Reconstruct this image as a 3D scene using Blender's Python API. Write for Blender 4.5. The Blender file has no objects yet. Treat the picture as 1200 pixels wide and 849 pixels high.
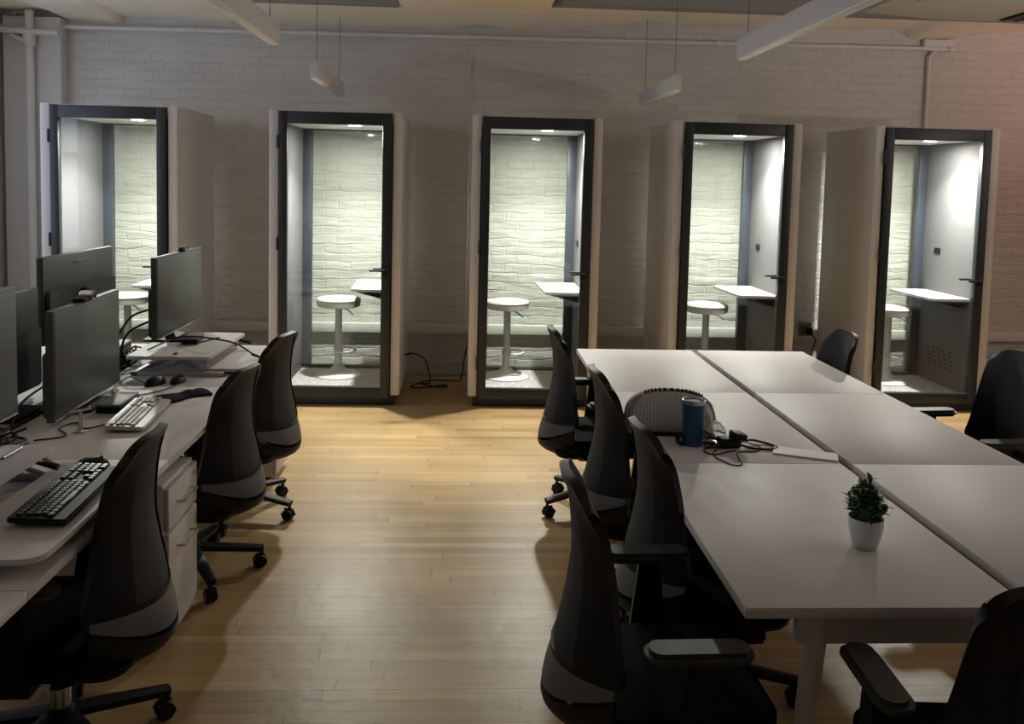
import bpy, bmesh, math, random
from mathutils import Vector, Matrix
PI = math.pi
rnd = random.Random(7)
COL = bpy.context.scene.collection

# ------------------------------------------------------------------ materials
MATS = {}
def mat(name, col, rough=.5, metal=0, spec=.5, emit=None, estr=0, bump=0, bscale=60, var=0, vscale=8, sheen=0):
    if name in MATS: return MATS[name]
    m = bpy.data.materials.new(name); m.use_nodes = True
    nt = m.node_tree; b = nt.nodes['Principled BSDF']
    b.inputs['Base Color'].default_value = (*col, 1); b.inputs['Roughness'].default_value = rough
    b.inputs['Metallic'].default_value = metal; b.inputs['Specular IOR Level'].default_value = spec
    if sheen: b.inputs['Sheen Weight'].default_value = sheen
    if emit: b.inputs['Emission Color'].default_value = (*emit, 1); b.inputs['Emission Strength'].default_value = estr
    tc = nt.nodes.new('ShaderNodeTexCoord')
    n = nt.nodes.new('ShaderNodeTexNoise'); nt.links.new(tc.outputs['Object'], n.inputs['Vector'])
    n.inputs['Scale'].default_value = bscale; n.inputs['Detail'].default_value = 3
    if bump:
        bp = nt.nodes.new('ShaderNodeBump'); bp.inputs['Strength'].default_value = bump; bp.inputs['Distance'].default_value = .01
        nt.links.new(n.outputs['Fac'], bp.inputs['Height']); nt.links.new(bp.outputs['Normal'], b.inputs['Normal'])
    if var:
        n2 = nt.nodes.new('ShaderNodeTexNoise'); n2.inputs['Scale'].default_value = vscale; n2.inputs['Detail'].default_value = 4
        nt.links.new(tc.outputs['Object'], n2.inputs['Vector'])
        mx = nt.nodes.new('ShaderNodeMix'); mx.data_type = 'RGBA'
        mx.inputs[6].default_value = (*[c*(1-var) for c in col], 1); mx.inputs[7].default_value = (*[min(1, c*(1+var)) for c in col], 1)
        nt.links.new(n2.outputs['Fac'], mx.inputs[0]); nt.links.new(mx.outputs[2], b.inputs['Base Color'])
    MATS[name] = m
    return m

def brick_mat():
    m = bpy.data.materials.new('painted_brick'); m.use_nodes = True; nt = m.node_tree; b = nt.nodes['Principled BSDF']
    N = nt.nodes.new; L = nt.links.new
    b.inputs['Roughness'].default_value = .55
    tc = N('ShaderNodeTexCoord'); mp = N('ShaderNodeMapping'); mp.inputs['Rotation'].default_value = (-PI/2, 0, 0)
    L(tc.outputs['Object'], mp.inputs['Vector'])
    nz = N('ShaderNodeTexNoise'); nz.inputs['Scale'].default_value = 4.5; nz.inputs['Detail'].default_value = 4
    L(mp.outputs['Vector'], nz.inputs['Vector'])
    sb = N('ShaderNodeVectorMath'); sb.operation = 'SUBTRACT'; sb.inputs[1].default_value = (.5, .5, .5); L(nz.outputs['Color'], sb.inputs[0])
    sc = N('ShaderNodeVectorMath'); sc.operation = 'SCALE'; sc.inputs['Scale'].default_value = .075; L(sb.outputs[0], sc.inputs[0])
    ad = N('ShaderNodeVectorMath'); ad.operation = 'ADD'; L(mp.outputs['Vector'], ad.inputs[0]); L(sc.outputs[0], ad.inputs[1])
    br = N('ShaderNodeTexBrick'); L(ad.outputs[0], br.inputs['Vector'])
    br.inputs['Scale'].default_value = 1; br.inputs['Brick Width'].default_value = .23; br.inputs['Row Height'].default_value = .078
    br.inputs['Mortar Size'].default_value = .010; br.inputs['Mortar Smooth'].default_value = 1.0
    br.inputs['Color1'].default_value = (1, 1, 1, 1); br.inputs['Color2'].default_value = (.72, .72, .72, 1); br.inputs['Mortar'].default_value = (.58, .58, .58, 1)
    mp2 = N('ShaderNodeMapping'); mp2.inputs['Scale'].default_value = (.42, 1.5, 1); L(mp.outputs['Vector'], mp2.inputs['Vector'])
    n2 = N('ShaderNodeTexNoise'); n2.inputs['Scale'].default_value = 9; n2.inputs['Detail'].default_value = 5; n2.inputs['Roughness'].default_value = .45; L(mp2.outputs['Vector'], n2.inputs['Vector'])
    ma = N('ShaderNodeMath'); ma.operation = 'MULTIPLY_ADD'; ma.inputs[1].default_value = 2.1
    L(n2.outputs['Fac'], ma.inputs[0]); L(br.outputs['Color'], ma.inputs[2])
    bp = N('ShaderNodeBump'); bp.inputs['Strength'].default_value = .7; bp.inputs['Distance'].default_value = .016
    L(ma.outputs[0], bp.inputs['Height']); L(bp.outputs['Normal'], b.inputs['Normal'])
    mx = N('ShaderNodeMix'); mx.data_type = 'RGBA'; mx.inputs[6].default_value = (.53, .52, .49, 1); mx.inputs[7].default_value = (.62, .61, .58, 1)
    L(n2.outputs['Fac'], mx.inputs[0]); L(mx.outputs[2], b.inputs['Base Color'])
    return m

def floor_mat():
    m = bpy.data.materials.new('maple_strip_floor'); m.use_nodes = True; nt = m.node_tree; b = nt.nodes['Principled BSDF']
    N = nt.nodes.new; L = nt.links.new
    tc = N('ShaderNodeTexCoord'); sx = N('ShaderNodeSeparateXYZ'); L(tc.outputs['Object'], sx.inputs[0])
    def mth(op, a, b=None, c=None):
        n = N('ShaderNodeMath'); n.operation = op
        for i, v in enumerate((a, b, c)):
            if v is None: continue
            if isinstance(v, (int, float)): n.inputs[i].default_value = v
            else: L(v, n.inputs[i])
        return n.outputs[0]
    H = .060
    yr = mth('DIVIDE', sx.outputs[1], H); row = mth('FLOOR', yr); fy = mth('FRACT', yr)
    wn = N('ShaderNodeTexWhiteNoise'); wn.noise_dimensions = '1D'; L(row, wn.inputs['W'])
    ln = mth('MULTIPLY_ADD', wn.outputs['Value'], 1.1, .75)
    xr = mth('DIVIDE', mth('MULTIPLY_ADD', wn.outputs['Value'], 37.0, sx.outputs[0]), ln); colm = mth('FLOOR', xr); fx = mth('MULTIPLY', mth('FRACT', xr), ln)
    cb = N('ShaderNodeCombineXYZ'); L(row, cb.inputs[0]); L(colm, cb.inputs[1])
    w2 = N('ShaderNodeTexWhiteNoise'); w2.noise_dimensions = '2D'; L(cb.outputs[0], w2.inputs['Vector'])
    rmp = N('ShaderNodeValToRGB'); e = rmp.color_ramp.elements; e[0].position = 0; e[0].color = (.36, .222, .092, 1); e[1].position = 1; e[1].color = (.56, .37, .175, 1)
    e2 = e.new(.15); e2.color = (.44, .285, .125, 1); e3 = e.new(.8); e3.color = (.50, .33, .15, 1)
    L(w2.outputs['Value'], rmp.inputs[0])
    wn3 = N('ShaderNodeTexWhiteNoise'); wn3.noise_dimensions = '1D'; L(mth('ADD', row, 91.3), wn3.inputs['W'])
    gapw = mth('MULTIPLY_ADD', mth('POWER', wn3.outputs['Value'], 3), .035, .012)
    gap = mth('MAXIMUM', mth('LESS_THAN', fy, gapw), mth('LESS_THAN', fx, .0025))
    gm = N('ShaderNodeMix'); gm.data_type = 'RGBA'; L(gap, gm.inputs[0]); L(rmp.outputs[0], gm.inputs[6]); gm.inputs[7].default_value = (.05, .03, .016, 1)
    class O: pass
    br = O(); br.outputs = {'Color': gm.outputs[2], 'Fac': gap}
    mp = N('ShaderNodeMapping'); mp.inputs['Scale'].default_value = (.9, 22, 1); L(tc.outputs['Object'], mp.inputs['Vector'])
    nz = N('ShaderNodeTexNoise'); nz.inputs['Scale'].default_value = 1.6; nz.inputs['Detail'].default_value = 6; L(mp.outputs['Vector'], nz.inputs['Vector'])
    cr = N('ShaderNodeMapRange'); cr.inputs['To Min'].default_value = .72; cr.inputs['To Max'].default_value = 1.2; L(nz.outputs['Fac'], cr.inputs['Value'])
    mu = N('ShaderNodeVectorMath'); mu.operation = 'SCALE'; L(br.outputs['Color'], mu.inputs[0]); L(cr.outputs[0], mu.inputs['Scale'])
    # worn blotches
    n3 = N('ShaderNodeTexNoise'); n3.inputs['Scale'].default_value = 1.3; n3.inputs['Detail'].default_value = 5; L(tc.outputs['Object'], n3.inputs['Vector'])
    c3 = N('ShaderNodeMapRange'); c3.inputs['From Min'].default_value = .35; c3.inputs['From Max'].default_value = .7; c3.inputs['To Min'].default_value = .86; c3.inputs['To Max'].default_value = 1.1; L(n3.outputs['Fac'], c3.inputs['Value'])
    m2 = N('ShaderNodeVectorMath'); m2.operation = 'SCALE'; L(mu.outputs[0], m2.inputs[0]); L(c3.outputs[0], m2.inputs['Scale'])
    L(m2.outputs[0], b.inputs['Base Color'])
    rr = N('ShaderNodeMapRange'); rr.inputs['To Min'].default_value = .30; rr.inputs['To Max'].default_value = .50; L(n3.outputs['Fac'], rr.inputs['Value']); L(rr.outputs[0], b.inputs['Roughness'])
    b.inputs['Specular IOR Level'].default_value = .5
    ng = N('ShaderNodeTexNoise'); ng.inputs['Scale'].default_value = 14; ng.inputs['Detail'].default_value = 2; L(tc.outputs['Object'], ng.inputs['Vector'])
    ma = N('ShaderNodeMath'); ma.operation = 'MULTIPLY_ADD'; ma.inputs[1].default_value = -1.0; L(br.outputs['Fac'], ma.inputs[0]); L(ng.outputs['Fac'], ma.inputs[2])
    bp = N('ShaderNodeBump'); bp.inputs['Strength'].default_value = .35; bp.inputs['Distance'].default_value = .004; L(ma.outputs[0], bp.inputs['Height']); L(bp.outputs['Normal'], b.inputs['Normal'])
    return m

def glass_mat():
    m = bpy.data.materials.new('clear_glass'); m.use_nodes = True; nt = m.node_tree
    for n in list(nt.nodes):
        if n.type == 'BSDF_PRINCIPLED': nt.nodes.remove(n)
    out = [n for n in nt.nodes if n.type == 'OUTPUT_MATERIAL'][0]
    t = nt.nodes.new('ShaderNodeBsdfTransparent'); t.inputs['Color'].default_value = (.95, .968, .95, 1)
    g = nt.nodes.new('ShaderNodeBsdfGlossy'); g.inputs['Roughness'].default_value = .02
    lw = nt.nodes.new('ShaderNodeLayerWeight'); pw = nt.nodes.new('ShaderNodeMath'); pw.operation = 'POWER'; pw.inputs[1].default_value = 5
    f = nt.nodes.new('ShaderNodeMath'); f.operation = 'MULTIPLY_ADD'; f.inputs[1].default_value = .6; f.inputs[2].default_value = .035
    nt.links.new(lw.outputs['Facing'], pw.inputs[0]); nt.links.new(pw.outputs[0], f.inputs[0])
    mx = nt.nodes.new('ShaderNodeMixShader')
    nt.links.new(f.outputs[0], mx.inputs[0]); nt.links.new(t.outputs[0], mx.inputs[1]); nt.links.new(g.outputs[0], mx.inputs[2]); nt.links.new(mx.outputs[0], out.inputs[0])
    return m

def plastic_film_mat():
    m = bpy.data.materials.new('clear_plastic_film'); m.use_nodes = True; nt = m.node_tree
    b = nt.nodes['Principled BSDF']; b.inputs['Base Color'].default_value = (.8, .8, .8, 1); b.inputs['Roughness'].default_value = .15
    b.inputs['Alpha'].default_value = .35
    return m

def ribbed_mat():
    m = bpy.data.materials.new('ribbed_grey_fabric'); m.use_nodes = True; nt = m.node_tree; b = nt.nodes['Principled BSDF']
    b.inputs['Roughness'].default_value = .6
    tc = nt.nodes.new('ShaderNodeTexCoord'); w = nt.nodes.new('ShaderNodeTexWave'); w.inputs['Scale'].default_value = 22; w.inputs['Distortion'].default_value = .6; w.bands_direction = 'X'
    nt.links.new(tc.outputs['Object'], w.inputs['Vector'])
    mx = nt.nodes.new('ShaderNodeMix'); mx.data_type = 'RGBA'; mx.inputs[6].default_value = (.50, .50, .51, 1); mx.inputs[7].default_value = (.60, .60, .61, 1)
    nt.links.new(w.outputs['Fac'], mx.inputs[0]); nt.links.new(mx.outputs[2], b.inputs['Base Color'])
    bp = nt.nodes.new('ShaderNodeBump'); bp.inputs['Strength'].default_value = .2; bp.inputs['Distance'].default_value = .004
    nt.links.new(w.outputs['Fac'], bp.inputs['Height']); nt.links.new(bp.outputs['Normal'], b.inputs['Normal'])
    return m

def carpet_mat():
    m = bpy.data.materials.new('grey_fleck_carpet'); m.use_nodes = True; nt = m.node_tree; b = nt.nodes['Principled BSDF']; b.inputs['Roughness'].default_value = .95
    tc = nt.nodes.new('ShaderNodeTexCoord'); mp = nt.nodes.new('ShaderNodeMapping'); mp.inputs['Scale'].default_value = (35, 110, 1); nt.links.new(tc.outputs['Object'], mp.inputs['Vector'])
    n = nt.nodes.new('ShaderNodeTexNoise'); n.inputs['Scale'].default_value = 1; n.inputs['Detail'].default_value = 2; nt.links.new(mp.outputs['Vector'], n.inputs['Vector'])
    r = nt.nodes.new('ShaderNodeValToRGB'); r.color_ramp.elements[0].position = .38; r.color_ramp.elements[0].color = (.16, .16, .16, 1)
    r.color_ramp.elements[1].position = .62; r.color_ramp.elements[1].color = (.42, .41, .39, 1)
    nt.links.new(n.outputs['Fac'], r.inputs[0]); nt.links.new(r.outputs[0], b.inputs['Base Color'])
    return m

BRICK = brick_mat(); FLOOR = floor_mat(); GLASS = glass_mat(); FILM = plastic_film_mat(); RIB = ribbed_mat(); CARPET = carpet_mat()
WHITE = mat('white_laminate', (.57, .54, .53), .52, bump=.03, bscale=300, var=.03, vscale=3)
DESKW = mat('white_desk_laminate', (.58, .55, .54), .50, bump=.03, bscale=300, var=.03, vscale=3)
BOOTHW = mat('white_booth_shell', (.62, .585, .555), .5, var=.02)
PAINT = mat('cream_plaster', (.92, .83, .68), .75, bump=.35, bscale=7, var=.06, vscale=3)
PWALL = mat('painted_plaster', (.62, .62, .62), .65, bump=.1, bscale=12, var=.03)
PIPE = mat('painted_pipe', (.66, .655, .63), .5, var=.05)
DFRAME = mat('charcoal_frame', (.016, .019, .022), .45, var=.1)
BFRAME = mat('slate_frame', (.038, .046, .062), .4, var=.1)
FELT = mat('grey_felt', (.118, .116, .121), .95, bump=.25, bscale=120, var=.2, vscale=45)
LTRIM = mat('white_trim', (.58, .58, .565), .5)
BLACKP = mat('black_plastic', (.0035, .0035, .004), .5, var=.1, spec=.3)
BLACKF = mat('black_fabric', (.005, .005, .006), .9, bump=.3, bscale=250, var=.2, vscale=90, spec=.2)
MESH = mat('black_mesh_fabric', (.026, .027, .027), .7, bump=.3, bscale=350, var=.25, vscale=160, spec=.3)
BAND = mat('grey_lumbar_band', (.085, .088, .088), .55, bump=.1, bscale=200, var=.1)
PADM = mat('dark_arm_pad', (.030, .031, .032), .45, var=.1)
STEEL = mat('brushed_steel', (.55, .55, .55), .3, metal=1, var=.05)
CHROME = mat('polished_chrome', (.8, .8, .8), .15, metal=1)
SCREEN = mat('matte_dark_screen', (.075, .078, .070), .42, spec=.5, var=.04)
MONB = mat('monitor_back', (.05, .053, .05), .5, var=.06)
GREYL = mat('pale_grey_label', (.16, .165, .165), .5)
KEYG = mat('grey_key', (.33, .33, .32), .45, var=.05)
KBG = mat('silver_keyboard', (.42, .42, .41), .4, var=.04)
KEYB = mat('black_key', (.02, .02, .02), .32, var=.1)
BLUE = mat('blue_enamel', (.008, .06, .165), .33, var=.06)
SEATC = mat('greige_seat', (.36, .325, .29), .6, var=.03)
STOOLW = mat('white_stool_metal', (.52, .52, .50), .35, var=.03)
POT = mat('white_ceramic', (.66, .67, .69), .35, var=.02)
LEAF = mat('leaf_green', (.035, .085, .028), .45, var=.45, vscale=30)
SOIL = mat('dark_soil', (.02, .014, .01), .95, bump=.5, bscale=80)
DGREY = mat('dark_grey_metal', (.10, .095, .09), .5, var=.1)
TRAYM = mat('cable_tray_brown_grey', (.16, .14, .12), .5, var=.15)
DUCT = mat('painted_duct', (.42, .43, .40), .6, var=.06)
RECESS = mat('ceiling_grey', (.27, .27, .26), .8, var=.06)
LEDM = mat('lit_downlight', (1, 1, 1), .4, emit=(1, .99, .93), estr=60)
LOUVER = mat('pendant_diffuser', (.85, .82, .72), .5, var=.02)
PENDW = mat('pendant_white', (.62, .62, .64), .5, var=.02)
OUTLET = mat('grey_outlet', (.16, .15, .14), .5, var=.1)
RED = mat('red_tip', (.5, .03, .02), .4)

# ------------------------------------------------------------------ mesh building
class MB:
    def __init__(s): s.bm = bmesh.new()
    def box(s, lo, hi, bev=0, rot=None, seg=2):
        lo = Vector(lo); hi = Vector(hi); c = (lo+hi)/2; d = hi-lo
        t = bmesh.new(); bmesh.ops.create_cube(t, size=1)
        for v in t.verts: v.co = Vector((v.co.x*d.x, v.co.y*d.y, v.co.z*d.z))
        if bev: bmesh.ops.bevel(t, geom=list(t.edges), offset=min(bev, min(d)*.49), segments=seg, affect='EDGES', profile=.5)
        M = Matrix.Translation(c)
        if rot: M = M @ rot.to_4x4()
        t.transform(M); s._add(t); return s
    def _add(s, t):
        me = bpy.data.meshes.new('tmp'); t.to_mesh(me); t.free(); s.bm.from_mesh(me); bpy.data.meshes.remove(me)
    def tube(s, pts, r, n=10, smooth=0, closed=False):
        pts = [Vector(p) for p in pts]
        if smooth: pts = catmull(pts, smooth, closed)
        rs = r if isinstance(r, (list, tuple)) else [r]*len(pts)
        if len(rs) != len(pts): rs = [rs[min(len(rs)-1, int(i*len(rs)/len(pts)))] for i in range(len(pts))]
        N = len(pts); rings = []; up = None
        for i in range(N):
            a = pts[(i-1) % N] if (closed or i > 0) else pts[0]; b = pts[(i+1) % N] if (closed or i < N-1) else pts[-1]
            t = (b-a).normalized()
            if up is None: up = Vector((0, 0, 1)) if abs(t.z) < .9 else Vector((1, 0, 0))
            u = (up - t*up.dot(t)); 
            if u.length < 1e-5: u = t.orthogonal()
            u.normalize(); up = u; w = t.cross(u)
            rings.append([s.bm.verts.new(pts[i]+(u*math.cos(k*2*PI/n)+w*math.sin(k*2*PI/n))*rs[i]) for k in range(n)])
        for i in range(N if closed else N-1):
            A = rings[i]; B = rings[(i+1) % N]
            for k in range(n): s.bm.faces.new((A[k], A[(k+1) % n], B[(k+1) % n], B[k]))
        if not closed:
            s.bm.faces.new(rings[0][::-1]); s.bm.faces.new(rings[-1])
        return s
    def lathe(s, prof, n=32, c=(0, 0, 0)):
        c = Vector(c); rings = []
        for r, z in prof:
            if r < 1e-5: rings.append([s.bm.verts.new(c+Vector((0, 0, z)))])
            else: rings.append([s.bm.verts.new(c+Vector((r*math.cos(k*2*PI/n), r*math.sin(k*2*PI/n), z))) for k in range(n)])
        for A, B in zip(rings, rings[1:]):
            for k in range(n):
                k2 = (k+1) % n
                if len(A) == 1 and len(B) == 1: continue
                if len(A) == 1: s.bm.faces.new((A[0], B[k2], B[k]))
                elif len(B) == 1: s.bm.faces.new((A[k], A[k2], B[0]))
                else: s.bm.faces.new((A[k], A[k2], B[k2], B[k]))
        return s
    def prism(s, poly, z0, z1, bev=0, M=None):
        t = bmesh.new()
        a = [t.verts.new((x, y, z0)) for x, y in poly]; b = [t.verts.new((x, y, z1)) for x, y in poly]
        n = len(poly); t.faces.new(a[::-1]); t.faces.new(b)
        for i in range(n): t.faces.new((a[i], a[(i+1) % n], b[(i+1) % n], b[i]))
        bmesh.ops.recalc_face_normals(t, faces=t.faces)
        if bev:
            ed = [e for e in t.edges if abs(e.verts[0].co.z-e.verts[1].co.z) < 1e-7]
            bmesh.ops.bevel(t, geom=ed, offset=bev, segments=2, affect='EDGES')
        if M is not None: t.transform(M)
        s._add(t); return s
    def sheet(s, f, u0, u1, v0, v1, nu, nv, th):
        """solid sheet: f(u,v)->Vector, thickness th along normal"""
        P = [[f(u0+(u1-u0)*i/nu, v0+(v1-v0)*j/nv) for j in range(nv+1)] for i in range(nu+1)]
        def nrm(i, j):
            du = P[min(i+1, nu)][j]-P[max(i-1, 0)][j]; dv = P[i][min(j+1, nv)]-P[i][max(j-1, 0)]
            return du.cross(dv).normalized()
        A = [[s.bm.verts.new(P[i][j]+nrm(i, j)*th/2) for j in range(nv+1)] for i in range(nu+1)]
        B = [[s.bm.verts.new(P[i][j]-nrm(i, j)*th/2) for j in range(nv+1)] for i in range(nu+1)]
        F = s.bm.faces.new
        for i in range(nu):
            for j in range(nv):
                F((A[i][j], A[i+1][j], A[i+1][j+1], A[i][j+1])); F((B[i][j], B[i][j+1], B[i+1][j+1], B[i+1][j]))
        for i in range(nu):
            F((A[i][0], B[i][0], B[i+1][0], A[i+1][0])); F((A[i][nv], A[i+1][nv], B[i+1][nv], B[i][nv]))
        for j in range(nv):
            F((A[0][j], A[0][j+1], B[0][j+1], B[0][j])); F((A[nu][j], B[nu][j], B[nu][j+1], A[nu][j+1]))
        return s
    def build(s, name, m, parent=None, smooth=True, loc=None):
        bmesh.ops.recalc_face_normals(s.bm, faces=s.bm.faces)
        me = bpy.data.meshes.new(name); s.bm.to_mesh(me); s.bm.free()
        me.materials.append(m)
        if smooth:
            for p in me.polygons: p.use_smooth = True
            try: me.set_sharp_from_angle(angle=math.radians(38))
            except Exception: pass
        o = bpy.data.objects.new(name, me); COL.objects.link(o)
        if parent is not None: o.parent = parent
        if loc is not None: o.location = loc
        return o

def catmull(p, k, closed=False):
    out = []; n = len(p)
    for i in range(n if closed else n-1):
        if closed: a, b, c, d = p[(i-1) % n], p[i], p[(i+1) % n], p[(i+2) % n]
        else: a, b, c, d = p[max(i-1, 0)], p[i], p[i+1], p[min(i+2, n-1)]
        for j in range(k):
            t = j/k
            out.append(.5*((2*b)+(c-a)*t+(2*a-5*b+4*c-d)*t*t+(3*b-a-3*c+d)*t**3))
    if not closed: out.append(p[-1])
    return out

def rrect(x0, y0, x1, y1, r, n=5):
    P = []
    for cx, cy, a0 in ((x1-r, y1-r, 0), (x0+r, y1-r, 90), (x0+r, y0+r, 180), (x1-r, y0+r, 270)):
        for k in range(n+1):
            a = math.radians(a0+90*k/n); P.append((cx+r*math.cos(a), cy+r*math.sin(a)))
    return P

def tag(o, label=None, cat=None, group=None, kind=None):
    if label: o['label'] = label
    if cat: o['category'] = cat
    if group: o['group'] = group
    if kind: o['kind'] = kind
    return o
def thing(name, label, cat, loc=(0, 0, 0), rz=0, group=None):
    o = bpy.data.objects.new(name, None); COL.objects.link(o); o.empty_display_size = .1
    o.location = loc; o.rotation_euler = (0, 0, rz)
    return tag(o, label, cat, group)
def kids(o): return [c for c in bpy.data.objects if c.parent == o]
def dup(root, loc, rz, label, group=None):
    r = root.copy(); COL.objects.link(r); r.location = loc; r.rotation_euler = (0, 0, rz); r['label'] = label
    if group: r['group'] = group
    for ch in kids(root):
        c = ch.copy(); COL.objects.link(c); c.parent = r
        for g in kids(ch):
            d = g.copy(); COL.objects.link(d); d.parent = c
    return r
def struct(o): o['kind'] = 'structure'; return o

# ------------------------------------------------------------------ the room
XL, XR, YF, YB, ZC = -4.0, 6.6, -3.2, 7.62, 3.5
struct(MB().box((XL-.2, YF, -.1), (XR+.2, YB+.2, 0)).build('floor', FLOOR, smooth=False))
struct(MB().box((XL-.2, YB, 0), (XR+.2, YB+.25, ZC)).build('wall_back', BRICK, smooth=False))
# left wall with a window opening (out of the frame to the left of the camera's view)
w = MB()
WY0, WY1, WZ0, WZ1 = 3.4, 6.7, .9, 2.9
w.box((XL-.25, YF, 0), (XL, WY0, ZC)); w.box((XL-.25, WY1, 0), (XL, YB, ZC)); w.box((XL-.25, WY0, 0), (XL, WY1, WZ0)); w.box((XL-.25, WY0, WZ1), (XL, WY1, ZC))
struct(w.build('wall_left', PWALL, smooth=False))
w = MB()
for y in (WY0, (WY0*2+WY1)/3, (WY0+2*WY1)/3, WY1-.06): w.box((XL-.16, y, WZ0), (XL-.08, y+.06, WZ1))
for z in (WZ0, (WZ0+WZ1)/2, WZ1-.06): w.box((XL-.16, WY0, z), (XL-.08, WY1, z+.06))
wf = struct(w.build('window_1', PWALL, smooth=False))
MB().box((XL-.125, WY0, WZ0), (XL-.118, WY1, WZ1)).build('pane', GLASS, wf, smooth=False)
struct(MB().box((XR, YF, 0), (XR+.25, YB, ZC)).build('wall_right', PWALL, smooth=False))
struct(MB().box((XL-.25, YF-.25, 0), (XR+.25, YF, ZC)).build('wall_front', PWALL, smooth=False))
struct(MB().box((XL-.25, YF-.25, ZC), (XR+.25, YB+.25, ZC+.2)).build('ceiling', RECESS, smooth=False))
# plastered beam along the back wall, its underside uneven
prof = [(-4.0, 3.127), (-3.60, 3.135), (-3.46, 3.052), (-3.03, 3.05), (-2.99, 3.108), (-1.94, 3.088), (-.65, 3.078), (-.25, 3.085), (.06, 3.128), (.35, 3.095), (.66, 3.12), (1.2, 3.165), (1.57, 3.20), (2.34, 3.206), (3.43, 3.205), (3.90, 3.215), (3.96, 3.135), (4.38, 3.137), (4.52, 3.20), (5.0, 3.226), (6.6, 3.24)]
def zsoff(x):
    for (a, za), (b, zb) in zip(prof, prof[1:]):
        if a <= x <= b: return za+(zb-za)*(x-a)/(b-a)
    return prof[-1][1]
w = MB(); NX = 240; ys = [7.62, 7.45, 7.2, 6.95, 6.8, 6.75]
V = []
for i in range(NX+1):
    x = XL+(XR-XL)*i/NX; col = []
    for j, y in enumerate(ys):
        t = j/(len(ys)-1); zf = 3.10+.026*x*(1 if x > 0 else .1)
        z = zsoff(x)*(1-t**.7)+zf*t**.7 + .006*math.sin(x*9+j*2)
        col.append(w.bm.verts.new((x, y, z)))
    col.append(w.bm.verts.new((x, 6.75, ZC))); V.append(col)
for i in range(NX):
    for j in range(len(ys)): w.bm.faces.new((V[i][j], V[i+1][j], V[i+1][j+1], V[i][j+1]))
bk = [(w.bm.verts.new((XL+(XR-XL)*i/NX, 7.62, ZC))) for i in range(NX+1)]
for i in range(NX):
    w.bm.faces.new((V[i][-1], V[i+1][-1], bk[i+1], bk[i])); w.bm.faces.new((bk[i], bk[i+1], V[i+1][0], V[i][0]))
struct(w.build('trim_1', PAINT))
k = 2
for x0, x1, z in ((XL, -1.74, 3.09), (-.56, .62, 3.1)):
    m_ = MB().box((x0, YF, z), (x1, 6.76, ZC), .02)
    struct(m_.build('trim_%d' % k, PAINT)); k += 1
# grey boxes added over the plastered beam, right one standing for a recess
struct(MB().box((-1.735, 6.66, 3.085), (-.562, 6.749, ZC), .004).build('trim_6', RECESS))
struct(MB().prism([(.70, 6.60), (XR, 6.60), (XR, 6.749), (.62, 6.749)], 3.128, ZC, .003).build('trim_7', RECESS))
struct(MB().box((XL, 7.565, .385), (XR, 7.62, .472), .006).build('trim_4', PIPE))
w = MB().box((-3.95, 7.5, 0), (-3.47, 7.62, 3.06), .01)
struct(w.build('trim_5', PWALL))

# pipes on the back wall
t = MB().tube([(-4.0, 7.555, 2.985), (4.33, 7.555, 3.045)], .019, 12)
o = tag(t.build('wall_pipe', PIPE), 'long white painted pipe running level along top of brick wall', 'pipe')
for x in (-2.4, -.05, 2.2, 4.33): MB().tube([(x-.03, 7.555, 2.985+.0072*(x+4)), (x+.03, 7.555, 2.985+.0072*(x+4))], .027, 12).build('pipe_coupling', PIPE, o)
o = tag(MB().tube([(-3.705, 7.455, 0), (-3.705, 7.455, 3.10)], .035, 14).build('standpipe', PIPE), 'thick vertical white pipe in the left corner beside first booth', 'pipe')
MB().tube([(-3.705, 7.455, 2.80), (-3.705, 7.455, 2.93)], .05, 14).build('pipe_fitting', PIPE, o)
MB().tube([(-3.95, 7.42, 2.93), (-3.45, 7.42, 2.915)], .026, 12).build('branch_pipe', PIPE, o)
MB().tube([(-3.86, 7.455, 2.90), (-3.78, 7.455, 2.86), (-3.705, 7.455, 2.83)], .022, 10).build('branch_pipe', PIPE, o)
o = tag(MB().tube([(4.145, 7.59, .4), (4.145, 7.59, 2.97), (4.19, 7.575, 3.04)], .017, 10).build('conduit', PIPE), 'thin vertical white conduit on brick wall above rightmost booth', 'conduit')
MB().box((4.08, 7.56, 3.05), (4.36, 7.615, 3.13), .008).build('junction_box', PIPE, o)
o = tag(MB().tube([(.0, 7.61, .5), (.0, 7.61, 2.93)], .006, 8).build('thin_wire', PIPE), 'hair-thin painted wire down brick wall between second and third booths', 'wire')

# air duct and grille at top right
d = thing('air_handler', 'grey painted air handler box with black grille at ceiling, top right', 'air handler', (4.2, 6.36, 3.1))
MB().prism([(-1.25, -1.4), (1.9, -1.4), (1.9, .22), (-.55, .22), (-1.25, .05)], .0, .398, .01).build('housing', DUCT, d)
g = MB().box((-.12, -.34, -.012), (.9, .12, .0), .003).build('grille', BLACKP, d)
for i in range(10): MB().box((-.1+i*.1, -.33, -.02), (-.085+i*.1, .11, -.010)).build('slat', DGREY, g)
MB().box((-1.1, -.7, -.03), (1.9, -.45, .0), .01).build('flange', DUCT, d)

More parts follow.
